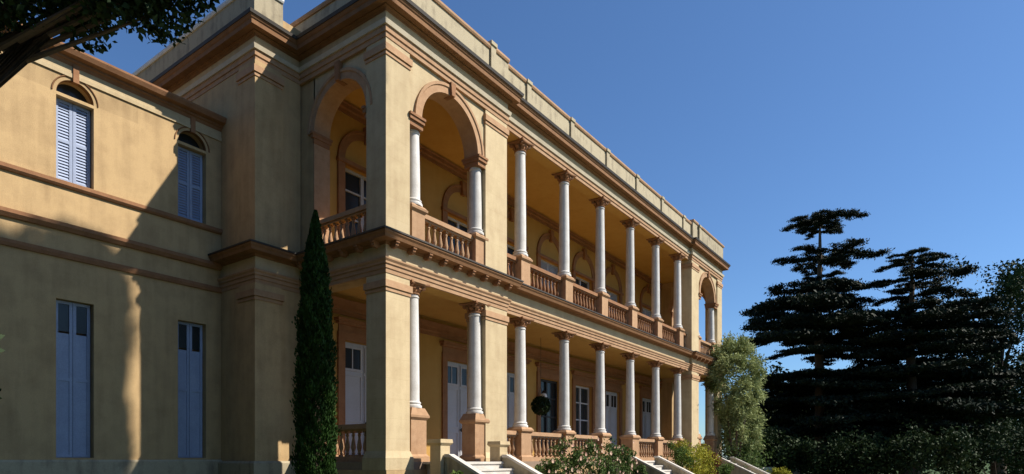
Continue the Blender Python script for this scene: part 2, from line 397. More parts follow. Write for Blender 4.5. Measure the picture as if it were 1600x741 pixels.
# ---------------------------------------------------------------- columns
def shaft_mesh(h, r=.165):
    bm = bm_new()
    pr = [(r*1.30, 0), (r*1.34, .03), (r*1.30, .06), (r*1.12, .075), (r*1.12, .09), (r*1.2, .105), (r*1.2, .125), (r*1.02, .15)]
    for i in range(0, 9):
        f = i/8; pr.append((r*(1.0 - .15*f**1.6), .17 + (h-.24)*f))
    pr += [(r*.95, h-.06), (r*.95, h-.04), (r*.86, h-.03), (r*.86, h)]
    lathe(bm, pr, 28)
    bmesh.ops.recalc_face_normals(bm, faces=bm.faces)
    me = bpy.data.meshes.new('column'); bm.to_mesh(me); bm.free(); me.materials.append(MARBLE)
    for p in me.polygons: p.use_smooth = True
    me.set_sharp_from_angle(angle=R(40))
    return me
def capital_mesh(h=.26, r=.145):
    bm = bm_new()
    lathe(bm, [(r, 0), (r*1.18, .015), (r*1.18, .035), (r*1.0, .045), (r*1.05, h*.5), (r*1.35, h*.78), (r*1.5, h*.8)], 16)
    for k in range(8):                                   # leaves curling out of the bell
        a = 2*math.pi*k/8 + .2; c, s = math.cos(a), math.sin(a); wv = r*.30
        pts = [(r*1.02, .05), (r*1.2, h*.42), (r*1.5, h*.55), (r*1.5, h*.47), (r*1.25, h*.3)]
        A = [bm.verts.new((c*p - s*wv, s*p + c*wv, z)) for p, z in pts]; B = [bm.verts.new((c*p + s*wv, s*p - c*wv, z)) for p, z in pts]
        for i in range(5): bm.faces.new((A[i], A[(i+1)%5], B[(i+1)%5], B[i]))
        bm.faces.new(A); bm.faces.new(B[::-1])
    for k in range(4):                                   # corner volutes
        a = math.pi/4 + k*math.pi/2; mtx = Matrix.Translation((math.cos(a)*r*1.75, math.sin(a)*r*1.75, h*.66)) @ Matrix.Rotation(a, 4, 'Z') @ Matrix.Rotation(R(90), 4, 'X')
        bmesh.ops.create_cone(bm, cap_ends=True, segments=10, radius1=r*.36, radius2=r*.36, depth=r*.42, matrix=mtx)
    n = 8; e = r*1.95; dip = r*.4; ring = []            # abacus with hollowed sides
    for k in range(4):
        a = k*math.pi/2; c, s = math.cos(a), math.sin(a)
        for i in range(n):
            u = -1 + 2*i/n; d = e - dip*(1-u*u); x, y = d, u*e
            ring.append((c*x - s*y, s*x + c*y))
    lo = [bm.verts.new((x*.94, y*.94, h*.80)) for x, y in ring]; mi = [bm.verts.new((x, y, h*.88)) for x, y in ring]; hi = [bm.verts.new((x, y, h)) for x, y in ring]
    k = len(ring)
    for a, b2 in ((lo, mi), (mi, hi)):
        for i in range(k): bm.faces.new((a[i], a[(i+1)%k], b2[(i+1)%k], b2[i]))
    bm.faces.new(lo[::-1]); bm.faces.new(hi)
    bmesh.ops.recalc_face_normals(bm, faces=bm.faces)
    me = bpy.data.meshes.new('capital'); bm.to_mesh(me); bm.free(); me.materials.append(TERRA); return me
def pedestal_mesh(h, wd=.24, dp=.21, peak=0):
    bm = bm_new()
    frustum(bm, 0, 0, -h, -h+.12, wd+.05, dp+.05, wd+.05, dp+.05); frustum(bm, 0, 0, -h+.12, -h+.17, wd+.045, dp+.045, wd, dp)
    frustum(bm, 0, 0, -h+.17, -.16-peak, wd, dp, wd, dp)
    frustum(bm, 0, 0, -.16-peak, -.11-peak, wd, dp, wd+.05, dp+.05)
    frustum(bm, 0, 0, -.11-peak, -.06-peak, wd+.05, dp+.05, wd+.055, dp+.055)
    frustum(bm, 0, 0, -.06-peak, 0, wd+.045, dp+.045, .2 if peak else wd, .2 if peak else dp)
    bmesh.ops.remove_doubles(bm, verts=bm.verts, dist=1e-5)
    bmesh.ops.recalc_face_normals(bm, faces=bm.faces)
    me = bpy.data.meshes.new('pedestal'); bm.to_mesh(me); bm.free(); me.materials.append(TERRAL); return me
ME = {}
def column(x, y, z0, z1, ztop, ped, cap=True):
    hs = round(z1-z0, 3)
    if ('s', hs) not in ME: ME['s', hs] = shaft_mesh(hs)
    o = part_at('column', ME['s', hs], MARBLE, x, y, z0)
    if cap:
        hc = round(ztop-z1, 3)
        if ('c', hc) not in ME: ME['c', hc] = capital_mesh(hc)
        link('capital', ME['c', hc], TERRA, o, (0, 0, hs))
    key = ('p',) + ped
    if key not in ME: ME[key] = pedestal_mesh(*ped)
    link('pedestal', ME[key], TERRAL, o)
for x in COLS:
    big = (.89+.05, .27, .23) if x in COLS[2:4] else (.89+.05, .24, .21)
    column(x, .30, .87, 3.64, 3.875, big)
    column(x, .30, 5.60, 8.49, 8.755, (.94, .215, .19))
for x in (*ENDC, L-ENDC[0], L-ENDC[1]):
    column(x, .24, 1.12, 3.62, 3.875, (1.19, .24, .21, .1))
    column(x, .22, 5.58, ZS-.24, 0, (.92, .2, .18), cap=False)

# ---------------------------------------------------------------- balustrades
def bal_mesh(h, mat):
    bm = bm_new(); s = h/.5
    box(bm, -.05, .05, -.05, .05, 0, .04)
    lathe(bm, [(.03, .04), (.045, .06*s), (.03, .09*s), (.055, .17*s), (.058, .2*s), (.03, .34*s), (.026, .39*s), (.042, .42*s), (.03, .45*s), (.03, h-.04)], 10)
    box(bm, -.045, .045, -.045, .045, h-.04, h)
    bmesh.ops.recalc_face_normals(bm, faces=bm.faces)
    me = bpy.data.meshes.new('baluster'); bm.to_mesh(me); bm.free(); me.materials.append(mat)
    for p in me.polygons: p.use_smooth = True
    me.set_sharp_from_angle(angle=R(35)); return me
BME = {}
def balustrade(pa, pb, z0, zr, sp=.2, mat=None):
    mat = mat or TERRAL
    pa, pb = Vector(pa), Vector(pb); d = pb-pa; ln = d.length; rz = math.atan2(d.y, d.x)
    bm = bm_new(); box(bm, 0, ln, -.09, .09, 0, .12); box(bm, .005, ln-.005, -.08, .08, zr-z0-.15, zr-z0-.11); box(bm, 0, ln, -.12, .12, zr-z0-.108, zr-z0-.03); box(bm, .003, ln-.003, -.105, .105, zr-z0-.03, zr-z0)
    o = build('balustrade', bm, mat, villa, Vector((pa.x, pa.y, z0)) + OFF, rz=rz)
    h = round(zr-z0-.15-.12, 3)
    if (h, mat) not in BME: BME[h, mat] = bal_mesh(h, mat)
    n = max(1, int(round(ln/sp)))
    for i in range(n): link('baluster', BME[h, mat], mat, o, (ln*(i+.5)/n, 0, .12))
pw = .22
segs = [(PB[1], COLS[0]-pw)] + [(a+pw, b2-pw) for a, b2 in zip(COLS, COLS[1:])] + [(COLS[-1]+pw, L-PB[1])]
for i, (a, b2) in enumerate(segs):
    balustrade((a, .34), (b2, .34), 4.66, 5.52, mat=TERRA)
    if i != 3: balustrade((a+.02, .30), (b2-.02, .30), FL, .76)
for e in (0, 1):
    a, b2 = (ENDC[0]+.21, ENDC[1]-.21) if e == 0 else (L-ENDC[1]+.21, L-ENDC[0]-.21)
    balustrade((a, .22), (b2, .22), 4.66, 5.5)
    xx = .24 if e == 0 else L-.24
    balustrade((xx, .6), (xx, 2.39), 4.66, 5.5); balustrade((xx, .6), (xx, 2.39), FL, .76)

# ---------------------------------------------------------------- doors and windows of the loggia
def surround(c, z0, z1, arched):
    bm = bm_new(); wd = .2; y0, y1 = 2.94, 3.02
    for s in (-1, 1):
        xa, xb = sorted((c+s*(OW-.01), c+s*(OW+wd))); box(bm, xa, xb, y0, y1, z0, z1)
    if not arched:
        box(bm, c-OW-wd, c+OW+wd, y0-.002, y1, z1, z1+.2)
        box(bm, c-OW-wd+.03, c+OW+wd-.03, y0+.03, y1, z1+.2, z1+.38)
        box(bm, c-OW-wd-.05, c+OW+wd+.05, y0-.07, y1, z1+.38, z1+.45); box(bm, c-OW-wd-.1, c+OW+wd+.1, y0-.13, y1, z1+.45, z1+.52)
    else:
        box(bm, c-OW-wd-.03, c+OW+wd+.03, y0-.04, y1, z1, z1+.1)
        arch_ring(bm, FR, c, z1+.1, OW-.02, OW+wd, y0, y1, n=20)
        q = [[bm.verts.new((c+s*wq, v, z)) for s, wq, z in ((-1,.07,z1+OW),(1,.07,z1+OW),(1,.11,z1+OW+.42),(-1,.11,z1+OW+.42))] for v in (y0-.06, y1)]
        bm.faces.new(q[0]); bm.faces.new(q[1][::-1])
        for i in range(4): bm.faces.new((q[0][i], q[0][(i+1)%4], q[1][(i+1)%4], q[1][i]))
    return bm
def panel_frame(bm, x0, x1, y, z0, z1, t=.05, d=.02):
    box(bm, x0, x0+t, y-d, y, z0, z1); box(bm, x1-t, x1, y-d, y, z0, z1); box(bm, x0+t, x1-t, y-d, y, z0, z0+t); box(bm, x0+t, x1-t, y-d, y, z1-t, z1)
def door(c, kind):
    s = vb('doorway', surround(c, FL, 3.0, False), TERRA)
    w2 = OW-.01; z0, z1 = FL+.005, 2.99
    fm = IRON if kind == 'dark' else DOORP
    if kind in ('open', 'dark'):                                   # glazed leaves, dark inside
        bm = bm_new(); panel_frame(bm, c-w2, c+w2, 3.2, z0, z1, .07, .06); box(bm, c-.05, c+.05, 3.15, 3.2, z0+.07, z1-.07)
        for zz in (.9, 1.6, 2.3):
            for xa, xb in ((c-w2+.07, c-.05), (c+.05, c+w2-.07)): box(bm, xa, xb, 3.16, 3.2, zz-.025, zz+.025)
        build('door_frame', bm, fm, s)
        bm = bm_new(); box(bm, c-w2+.05, c+w2-.05, 3.205, 3.22, z0+.05, z1-.05); build('pane', bm, GLASS, s)
        return
    for k in (-1, 1):
        xa, xb = sorted((c+k*.006, c+k*w2))
        bm = bm_new(); box(bm, xa, xb, 3.12, 3.17, z0, z1)
        panel_frame(bm, xa+.04, xb-.04, 3.12, z0+.1, .85, .05); panel_frame(bm, xa+.04, xb-.04, 3.12, .95, 2.18, .05); panel_frame(bm, xa+.04, xb-.04, 3.12, 2.26, 2.9, .06, .03)
        box(bm, (xa+xb)/2-.015, (xa+xb)/2+.015, 3.095, 3.12, 2.32, 2.84)
        build('door_leaf', bm, DOORP, s)
        for xp, xq in ((xa+.1, (xa+xb)/2-.017), ((xa+xb)/2+.017, xb-.1)):
            bm = bm_new(); box(bm, xp, xq, 3.112, 3.13, 2.325, 2.835); build('pane', bm, GLASS, s)
    bm = bm_new(); box(bm, c+.03, c+.07, 3.06, 3.12, .88, .92); lathe(bm, [(.02, .84), (.03, .86), (.03, .93), (.02, .96)], 8, c+.05, 3.05); build('door_handle', bm, IRON, s)
def shutter_bm(xa, xb, y, z0, z1):
    bm = bm_new(); panel_frame(bm, xa, xb, y, z0, z1, .055, .035); zm = (z0+z1)/2; box(bm, xa+.055, xb-.055, y-.034, y, zm-.03, zm+.03)
    return bm
def slats_bm(xa, xb, y, z0, z1):
    bm = bm_new(); zm = (z0+z1)/2
    for za, zb in ((z0+.055, zm-.03), (zm+.03, z1-.055)):
        n = int((zb-za)/.055)
        for i in range(n):
            z = za + (zb-za)*(i+.5)/n
            v = [bm.verts.new(p) for p in ((xa+.056, y-.03, z-.03), (xb-.056, y-.03, z-.03), (xb-.056, y-.005, z+.025), (xa+.056, y-.005, z+.025), (xa+.056, y-.02, z-.03), (xb-.056, y-.02, z-.03), (xb-.056, y+.003, z+.025), (xa+.056, y+.003, z+.025))]
            for f in ((0,1,2,3),(7,6,5,4),(0,4,5,1),(2,6,7,3)): bm.faces.new([v[j] for j in f])
    return bm
def window(c, kind):
    z0, z1 = 4.7, 7.45
    s = vb('window', surround(c, z0, z1, True), TERRA); w2 = OW-.01
    if kind == 'glass':
        bm = bm_new(); panel_frame(bm, c-w2, c+w2, 3.2, z0, z1, .07, .06); box(bm, c-.05, c+.05, 3.15, 3.2, z0+.07, z1-.07)
        for zz in (5.5, 6.2, 6.9):
            for xa, xb in ((c-w2+.07, c-.05), (c+.05, c+w2-.07)): box(bm, xa, xb, 3.16, 3.2, zz-.02, zz+.02)
        build('window_frame', bm, DOORP, s)
        bm = bm_new(); box(bm, c-w2+.05, c+w2-.05, 3.205, 3.22, z0+.05, z1-.05); build('pane', bm, GLASS, s)
    else:
        for k in (-1, 1):
            xa, xb = sorted((c+k*.006, c+k*w2))
            build('shutter', shutter_bm(xa, xb, 3.14, z0, z1), DOORP, s)
            tag(build('louvre_slats', slats_bm(xa, xb, 3.14, z0, z1), DOORP, s), kind='stuff')
for c, k in zip(OPEN, ('shut', 'shut', 'shut', 'dark', 'open', 'shut', 'shut')): door(c, k)
for c, k in zip(OPEN, ('glass', 'glass', 'glass', 'shut', 'glass', 'shut', 'shut')): window(c, k)
# door of the centre bay is the panelled one
# ---------------------------------------------------------------- the low wing
WX0, WY = -5.6, 4.3
bm = bm_new()
WOPEN = [(-2.116, -1.483), (-4.40, -3.76)]
hl = []
for a, b2 in WOPEN: hl += [(a, b2, 5.34, 6.94), (a, b2, .02, 3.06)]
wall_holes(bm, WX0, CX+.02, WY, WY+.3, GZ-.3, 7.0, hl)
box(bm, WX0, CX+.02, WY+.3, 11, GZ-.3, 7.9)
bmesh.ops.remove_doubles(bm, verts=bm.verts, dist=1e-5)
vb('wing_wall', bm, WALL)
wz = 6.94
for i, (a, b2) in enumerate(WOPEN):
    nx = WX0 if i == 1 else (WOPEN[1][1]+a)/2
    px = (WOPEN[1][1]+WOPEN[0][0])/2 if i == 1 else CX+.02
    bm = bm_new(); arch_wall(bm, lambda u, v, z: (u, WY+v, z), nx, px, 7.0, 7.6, (a+b2)/2, (b2-a)/2, 0, .3, n=18); vb('wing_arch_wall', bm, WALL)
    bm = bm_new(); arch_ring(bm, lambda u, v, z: (u, WY+v, z), (a+b2)/2, 7.0, (b2-a)/2-.005, (b2-a)/2+.08, -.02, .1, n=18)
    ring = vb('arch_surround', bm, CORN)
    bm = bm_new(); box(bm, a-.04, b2+.04, WY+.23, WY+.27, 6.96, 7.36); build('recess_shade_pane', bm, GLASS, ring)  # dark sheet standing in for the black shade inside the arch recess
    bm = bm_new(); xm = (a+b2)/2; box(bm, xm-.05, xm+.05, WY-.05, WY+.05, 7.28, 7.62); build('keystone', bm, TERRA, ring)
    for z0, z1, nm in ((5.36, 6.93, 'window_opening'), (.03, 3.05, 'doorway')):
        bm = bm_new(); panel_frame(bm, a+.004, b2-.004, WY+.22, z0-.01, z1+.005, .03, .06)
        if nm[0] == 'w': box(bm, a+.01, b2-.01, WY+.16, WY+.2, z1+.006, z1+.06)
        s = vb(nm, bm, SHUT); xm = (a+b2)/2
        for xa, xb in ((a+.02, xm-.004), (xm+.004, b2-.02)):
            build('shutter', shutter_bm(xa, xb, WY+.16, z0, z1), SHUT, s)
            if nm[0] == 'w': tag(build('louvre_slats', slats_bm(xa, xb, WY+.16, z0, z1), SHUT, s), kind='stuff')
            else:
                bm = bm_new(); box(bm, xa+.05, xb-.05, WY+.14, WY+.16, z0+.05, z1-.62); build('door_panel', bm, SHUT, s)
                bm = bm_new(); box(bm, xa+.056, xb-.056, WY+.145, WY+.158, z1-.58, z1-.06); build('pane', bm, GLASS, s)
WR = [(WX0, 11), (WX0, WY), (CX+.03, WY)]
band('wing_cornice', [(-.05,7.58),(.02,7.58),(.05,7.64),(.09,7.66),(.09,7.70),(.20,7.72),(.24,7.80),(.24,7.84),(-.05,7.84)], TERRA, WR)
band('wing_frieze', [(-.05,7.36),(.03,7.36),(.03,7.44),(.015,7.45),(.015,7.59),(-.05,7.59)], CREAM, WR)
band('sill_band', [(-.05,5.20),(.04,5.20),(.07,5.24),(.07,5.31),(-.05,5.33)], TERRA, WR)
band('string_course', [(-.05,4.36),(.05,4.36),(.10,4.43),(.10,4.50),(-.05,4.52)], TERRA, WR)
band('string_course', [(-.05,3.84),(.04,3.84),(.06,3.90),(.06,3.96),(-.05,3.97)], TERRA, WR)
band('plinth', [(-.05,GZ-.3),(.06,GZ-.3),(.06,-.06),(.03,-.02),(-.05,-.02)], PARA, WR)
band('plinth', [(-.05,GZ-.3),(.07,GZ-.3),(.07,-.10),(.03,-.05),(-.05,-.05)], PARA, [(CX-.04, WY), (CX-.04, S2-.04), (-.06, S2-.04)])

# ---------------------------------------------------------------- staircases
def stairs(cx, wd, label, newels):
    t = empty('staircase', (cx, -.1, GZ)); tag(t, label, 'staircase', 'stone staircases along the loggia')
    y0 = -.75 + .1; n = 9; rise = (FL-GZ)/n; tr = .31; zz = FL-GZ
    bm = bm_new(); box(bm, -wd/2+.003, wd/2-.003, y0, .05, -.2, zz-.05); box(bm, -wd/2-.1, wd/2+.1, y0-.03, .06, zz-.05, zz+.002); build('landing', bm, STEP, t)
    for i in range(1, n):
        z = zz - rise*i; bm = bm_new()
        box(bm, -wd/2, wd/2, y0-tr*i, y0-.001 if i == 1 else y0-tr*(i-1)+.02, -.15, z-.04); box(bm, -wd/2+.002, wd/2-.002, y0-tr*i-.025, y0-tr*(i-1)+.01, z-.04, z)
        build('step', bm, STEP, t)
    for s in (-1, 1):
        bm = bm_new(); xa, xb = sorted((s*(wd/2+.001), s*(wd/2+.15)))
        yb = y0-tr*n; top = zz+.10
        pr = [(y0+.02, -.2), (y0+.02, top), (y0-.12, top), (yb, .22), (yb, -.2)]
        A = [bm.verts.new((xa, y, z)) for y, z in pr]; B = [bm.verts.new((xb, y, z)) for y, z in pr]
        bm.faces.new(A); bm.faces.new(B[::-1])
        for i in range(5): bm.faces.new((A[i], A[(i+1)%5], B[(i+1)%5], B[i]))
        ch = build('cheek_wall', bm, PARA, t)
        bm = bm_new(); pr = [(y0+.03, top+.001), (y0-.12, top+.001), (yb-.02, .221), (yb-.02, .29), (y0-.10, top+.07), (y0+.03, top+.07)]
        xa, xb = xa-.012, xb+.012
        A = [bm.verts.new((xa, y, z)) for y, z in pr]; B = [bm.verts.new((xb, y, z)) for y, z in pr]
        bm.faces.new(A); bm.faces.new(B[::-1])
        for i in range(6): bm.faces.new((A[i], A[(i+1)%6], B[(i+1)%6], B[i]))
        build('coping', bm, STEP, ch)
        if newels:
            bm = bm_new(); xm = s*(wd/2+.1)
            frustum(bm, xm, y0+.2, -.1, zz+.36, .15, .15, .15, .15); frustum(bm, xm, y0+.2, zz+.36, zz+.41, .16, .16, .20, .20); frustum(bm, xm, y0+.2, zz+.41, zz+.49, .20, .20, .19, .19)
            build('newel_block', bm, CREAM, t)
    return t
stairs(2.1, 1.9, 'pale stone steps with cream newel blocks in front of the nearest loggia bay', True)
stairs(11.17, 2.0, 'pale stone steps in the middle of the loggia between rose bushes and yellow-green shrub', False)
stairs(L-2.1, 1.9, 'farthest pale stone steps, beside the big grey-green shrub at the end of the villa', False)

# ---------------------------------------------------------------- things in the loggia
hb = empty('hanging_basket', (8.94, 2.0, 1.48)); tag(hb, 'dark round ball of foliage hanging in the ground floor loggia beside a dark glazed door', 'hanging plant')
pts = rng.normal(size=(1500, 3)); pts /= np.linalg.norm(pts, axis=1)[:, None]; pts *= (.33*(.75+.25*rng.random(1500)))[:, None]; pts[:, 2] += .33
leaves('foliage', pts, .09, L_DARK, hb)
bm = bm_new(); lathe(bm, [(.05, .03), (.2, .12), (.25, .30), (.22, .34)], 12); build('basket', bm, IRON, hb)
for a in (0, 2.1, 4.2):
    bm = bm_new(); tube(bm, [(.2*math.cos(a), .2*math.sin(a), .3), (0, 0, 1.0)], [.006, .006], 5); build('chain', bm, IRON, hb)
bm = bm_new(); tube(bm, [(0, 0, 1.0), (0, 0, 2.66)], [.007, .007], 5); build('rod', bm, IRON, hb)
ln = empty('wall_lantern', (10.24, 2.92, 2.15)); tag(ln, 'small wall lantern with pale globe on the wall beside the dark glazed door', 'lantern')
bm = bm_new(); lathe(bm, [(.03, -.02), (.11, .03), (.13, .12), (.10, .21), (.04, .25)], 14, 0, -.2); build('globe', bm, GLOBE, ln, smooth=50)
bm = bm_new(); tube(bm, [(0, 0, -.25), (0, -.1, -.22), (0, -.2, -.12), (0, -.2, -.02)], [.02]*4, 8); box(bm, -.05, .05, -.02, .02, -.35, -.15); build('arm', bm, IRON, ln)
bm = bm_new(); lathe(bm, [(.09, .245), (.07, .29), (.02, .34)], 12, 0, -.2); build('cap', bm, IRON, ln)

# ---------------------------------------------------------------- plants
def pix(px, depth, z=GZ):
    u = (px-798)/982; r = u*depth
    return Vector((CAMX + .585*r + .811*depth, CAMY - .811*r + .585*depth, z))

def cluster_points(centers, rad, n):
    c = np.asarray(centers); idx = rng.integers(0, len(c), n); r = np.asarray(rad)[idx] if np.ndim(rad) else np.full(n, rad)
    d = rng.normal(size=(n, 3)); d /= np.linalg.norm(d, axis=1)[:, None]
    return c[idx] + d*(r*(rng.random(n)**.45))[:, None]

# cypress
cy = pix(493, 11.0); H = 4.33-GZ
cyp = empty('cypress_tree', cy); tag(cyp, 'tall narrow dark green cypress standing before the shaded side of the villa', 'cypress')
n = 46000; zf = rng.random(n)**.85; az = rng.random(n)*2*math.pi
prof = np.interp(zf, [0, .05, .2, .5, .7, .85, .95, 1], [.22, .30, .33, .32, .265, .18, .08, .012])
lump = 1 + .10*np.sin(az*5 + zf*31) + .08*np.sin(az*3 - zf*47) + .09*np.sin(az*9+zf*90) + .05*np.sin(az*14 - zf*160)
rr = prof*lump*(.55 + .45*rng.random(n)**.5)*np.where(rng.random(n) < .05, 1.14, 1.0)
pts = np.stack([rr*np.cos(az), rr*np.sin(az), zf*H], 1)
dirs = np.stack([.35*np.cos(az), .35*np.sin(az), np.full(n, 1.2)], 1)
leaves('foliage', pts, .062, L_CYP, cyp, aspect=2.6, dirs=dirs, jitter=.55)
bm = bm_new(); tube(bm, [(0,0,-.1), (.01,0,1.5), (0,.01,3.5), (0,0,H-.5)], [.12, .09, .06, .015], 8); build('trunk', bm, BARK, cyp)

def broadleaf(name, label, cat, base, h, cr, cz, nclump, nleaf, size, mat, trunk_r=.25, flat=1.0, group=None, lean=(0,0), limbs=7, clump_r=None, up=0.0):
    """tapered trunk, limbs and a crown of leaf clumps"""
    t = empty(name, base); tag(t, label, cat, group)
    top = Vector((lean[0], lean[1], cz))
    bm = bm_new(); tube(bm, [(0,0,-.2), Vector((lean[0]*.2, lean[1]*.2, cz*.35)), Vector((lean[0]*.6, lean[1]*.6, cz*.75)), top], [trunk_r*1.3, trunk_r, trunk_r*.75, trunk_r*.35], 10); build('trunk', bm, BARK, t, smooth=60)
    cs = []
    for i in range(nclump):
        d = Vector(rng.normal(size=3)).normalized(); f = (.35 + .65*random.random())
        cs.append((lean[0] + d.x*cr*f, lean[1] + d.y*cr*f, cz + d.z*(h-cz)*f*flat))
    bm = bm_new()
    for i in range(limbs):
        c = Vector(cs[i*nclump//limbs]); st = Vector((lean[0]*.5, lean[1]*.5, cz*(.55+.4*random.random())))
        md = st.lerp(c, .5) + Vector((0, 0, .06*cr)); tube(bm, [st, md, c], [trunk_r*.4, trunk_r*.25, trunk_r*.06], 6)
    build('limbs', bm, BARK, t, smooth=60)
    rad = (clump_r or cr*.3)*(.6+.8*rng.random(nclump))
    pts = cluster_points(cs, rad, nleaf)
    leaves('crown', pts, size, mat, t, aspect=1.8, up=up)
    return t

# tree whose boughs hang into the top left corner
p = pix(-170, 7.2)
t = empty('evergreen_oak', p); tag(t, 'dark evergreen oak with boughs hanging over the upper left corner', 'tree')
bm = bm_new(); tube(bm, [(0,0,-.2), (.05,0,2.2), (-.05,.1,4.2), (.1,.05,6.6)], [.30, .24, .20, .10], 12); build('trunk', bm, BARK, t, smooth=60)
rt = Vector((.585, -.811, 0)); fw = Vector((.811, .585, 0))
cs = []; bm = bm_new()
for (dx, dz, df) in ((-.3, 6.5, 0), (.35, 6.6, .3), (.85, 6.55, 0), (1.35, 6.5, .2), (1.75, 6.55, 0), (2.1, 6.5, .1), (2.42, 6.62, -.1), (2.72, 6.85, 0), (2.9, 7.05, .2), (2.45, 6.3, .1), (2.0, 6.35, -.2), (1.5, 6.3, .2), (1.0, 6.2, -.3), (.4, 6.1, 0), (3.05, 6.82, 0), (2.75, 6.6, .1), (2.6, 7.2, .3), (2.0, 7.0, -.3), (1.3, 7.1, .4), (.6, 7.2, .4)):
    c = rt*(dx + .55) + fw*df + Vector((0, 0, dz + .38)); cs.append(tuple(c)); tube(bm, [(0, 0, 4.6), Vector((0,0,5.2)).lerp(c, .5)+Vector((0,0,.15)), c], [.055, .035, .012], 6)
build('limbs', bm, BARK, t, smooth=60)
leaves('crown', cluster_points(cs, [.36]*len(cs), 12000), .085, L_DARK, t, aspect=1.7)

# added umbrella pine out of view, crown shaped to shade the wing
t = empty('added_shade_pine', (4.9, -12.0, GZ)); tag(t, 'added umbrella pine out of view, crown shaped to shade the wing', 'pine')
bm = bm_new(); tube(bm, [(0,0,-.2), (.1,.1,8), (-.1,0,15), (0,0,20)], [.42, .36, .30, .18], 12); build('trunk', bm, BARK, t, smooth=60)
cs = []
for i in range(110):
    yc = random.uniform(-1.5, 1.5); zc = random.uniform(18.6, 24.5 - 1.2*yc)
    cs.append((random.uniform(-3.4, 2.25) - .675*yc, yc, zc))
for i in range(34):
    yc = random.uniform(-1.4, 1.4); cs.append((2.02 - .675*yc, yc, 18.6 + (5.9 - 1.2*yc)*(i+.5)/34))
bm = bm_new()
for c in cs[::6]: tube(bm, [(0, 0, random.uniform(14, 18.5)), Vector((0,0,18)).lerp(Vector(c), .5), c], [.14, .09, .03], 6)
build('limbs', bm, BARK, t, smooth=60)
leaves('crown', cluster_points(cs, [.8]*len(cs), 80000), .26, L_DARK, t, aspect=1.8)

# big grey-green shrub at the end of the villa
sb = empty('weeping_shrub', (21.7, -.8, GZ)); tag(sb, 'big grey-green weeping shrub against the far end of the villa', 'shrub')
cs = []; dirs = []
n = 26000
n = 34000
nb = 230; bc = rng.normal(size=(nb, 3)); bc /= np.linalg.norm(bc, axis=1)[:, None]; bc *= (.6+.4*rng.random(nb)**.6)[:, None]
bcp = bc*np.array([1.75, 1.25, 2.0]) + np.array([0, 0, 5.25])
lo_ = np.arange(nb) % 3 == 0                               # a lower lobe hanging out on one side
bcp[lo_] = bc[lo_]*np.array([1.35, .95, 1.7]) + np.array([.75, -.05, 2.9])
idx = rng.integers(0, nb, n); off = rng.normal(size=(n, 3))*np.array([.13, .13, .14])
pts = bcp[idx] + off; out = bc[idx]*1.0; out[:, 2] -= .15
leaves('foliage', pts, .15, L_GREY, sb, aspect=3.0, dirs=out, jitter=.8)
pts2 = rng.normal(size=(5000, 3))*np.array([.6, .5, .7]) + np.array([.5, -.1, 1.1]); pts2 = pts2[pts2[:, 2] > .05]
leaves('lower_foliage', pts2, .16, L_ROSE, sb, aspect=3.0, up=-.2)  # darker leaf colour stands in for the shade low in the shrub
bm = bm_new()
for i in range(7):
    a = i*.9; tube(bm, [(.1*math.cos(a), .1*math.sin(a), -.1), (.3*math.cos(a), .3*math.sin(a), 2.4), (.8*math.cos(a), .8*math.sin(a), 5.2)], [.07, .05, .015], 6)
build('stems', bm, BARK, sb)

def shrub(name, label, cat, x, y, rx, ry, h, mat, n=2600, size=.07, group=None, flowers=None, fl_n=40, sprays=0, up=.3):
    t = empty(name, (x, y, GZ)); tag(t, label, cat, group)
    nc = 26; d = rng.normal(size=(nc, 3)); d /= np.linalg.norm(d, axis=1)[:, None]; d *= (.45+.55*rng.random(nc))[:, None]
    cs = np.stack([d[:, 0]*rx, d[:, 1]*ry, h*.56 + d[:, 2]*h*.40], 1)
    leaves('foliage', cluster_points(cs, rx*.34*(.6+.8*rng.random(nc)), n), size, mat, t, aspect=1.8, up=up)
    bm = bm_new()
    for i in range(7):
        c = cs[i*3]; tube(bm, [(c[0]*.1, c[1]*.1, -.05), (c[0]*.5, c[1]*.5, c[2]*.55), tuple(c)], [.022, .014, .005], 5)
    build('stems', bm, BARK, t)
    if flowers:
        idx = rng.integers(0, nc, fl_n); q = cs[idx] + np.array([0, -.1, .05]) + rng.normal(size=(fl_n, 3))*rx*.22
        for k in range(fl_n):
            bm = bm_new() if k == 0 else bm
            a0 = random.random()*6; s = .028 + .03*random.random()
            for j in range(6):
                a = a0 + j*math.pi/3; ctr = Vector(q[k]); o1 = Vector((math.cos(a), -.35, math.sin(a)))*s
                v = [bm.verts.new(ctr), bm.verts.new(ctr + Vector((math.cos(a-.5), -.3, math.sin(a-.5)))*s), bm.verts.new(ctr + o1*1.15), bm.verts.new(ctr + Vector((math.cos(a+.5), -.3, math.sin(a+.5)))*s)]
                bm.faces.new(v)
        tag(build('flowers', bm, flowers, t), kind='stuff')
    return t
rg_ = 'rose bushes along the loggia front'
for (x, y, h, rx, fn, lab) in ((4.75, -1.0, 1.75, .5, 12, 'low rose bush with few flowers right beside the nearest steps'),
        (5.75, -.95, 2.15, .6, 48, 'rose bush with pale blooms in front of the first pedestal past the inner pier'),
        (6.8, -1.0, 2.1, .6, 60, 'flowering rose bush below the hanging ball of foliage'),
        (7.8, -.95, 2.2, .6, 36, 'leafy rose bush before the second pedestal past the inner pier'),
        (8.75, -1.0, 2.15, .55, 40, 'rose bush between the second and third pedestals past the inner pier'),
        (9.55, -1.1, 1.75, .5, 5, 'low dark rose bush right before the middle steps')):
    shrub('rose_bush', lab, 'rose bush', x, y, rx, .5, h, L_ROSE, 2300, .075, rg_, PETAL, fn)
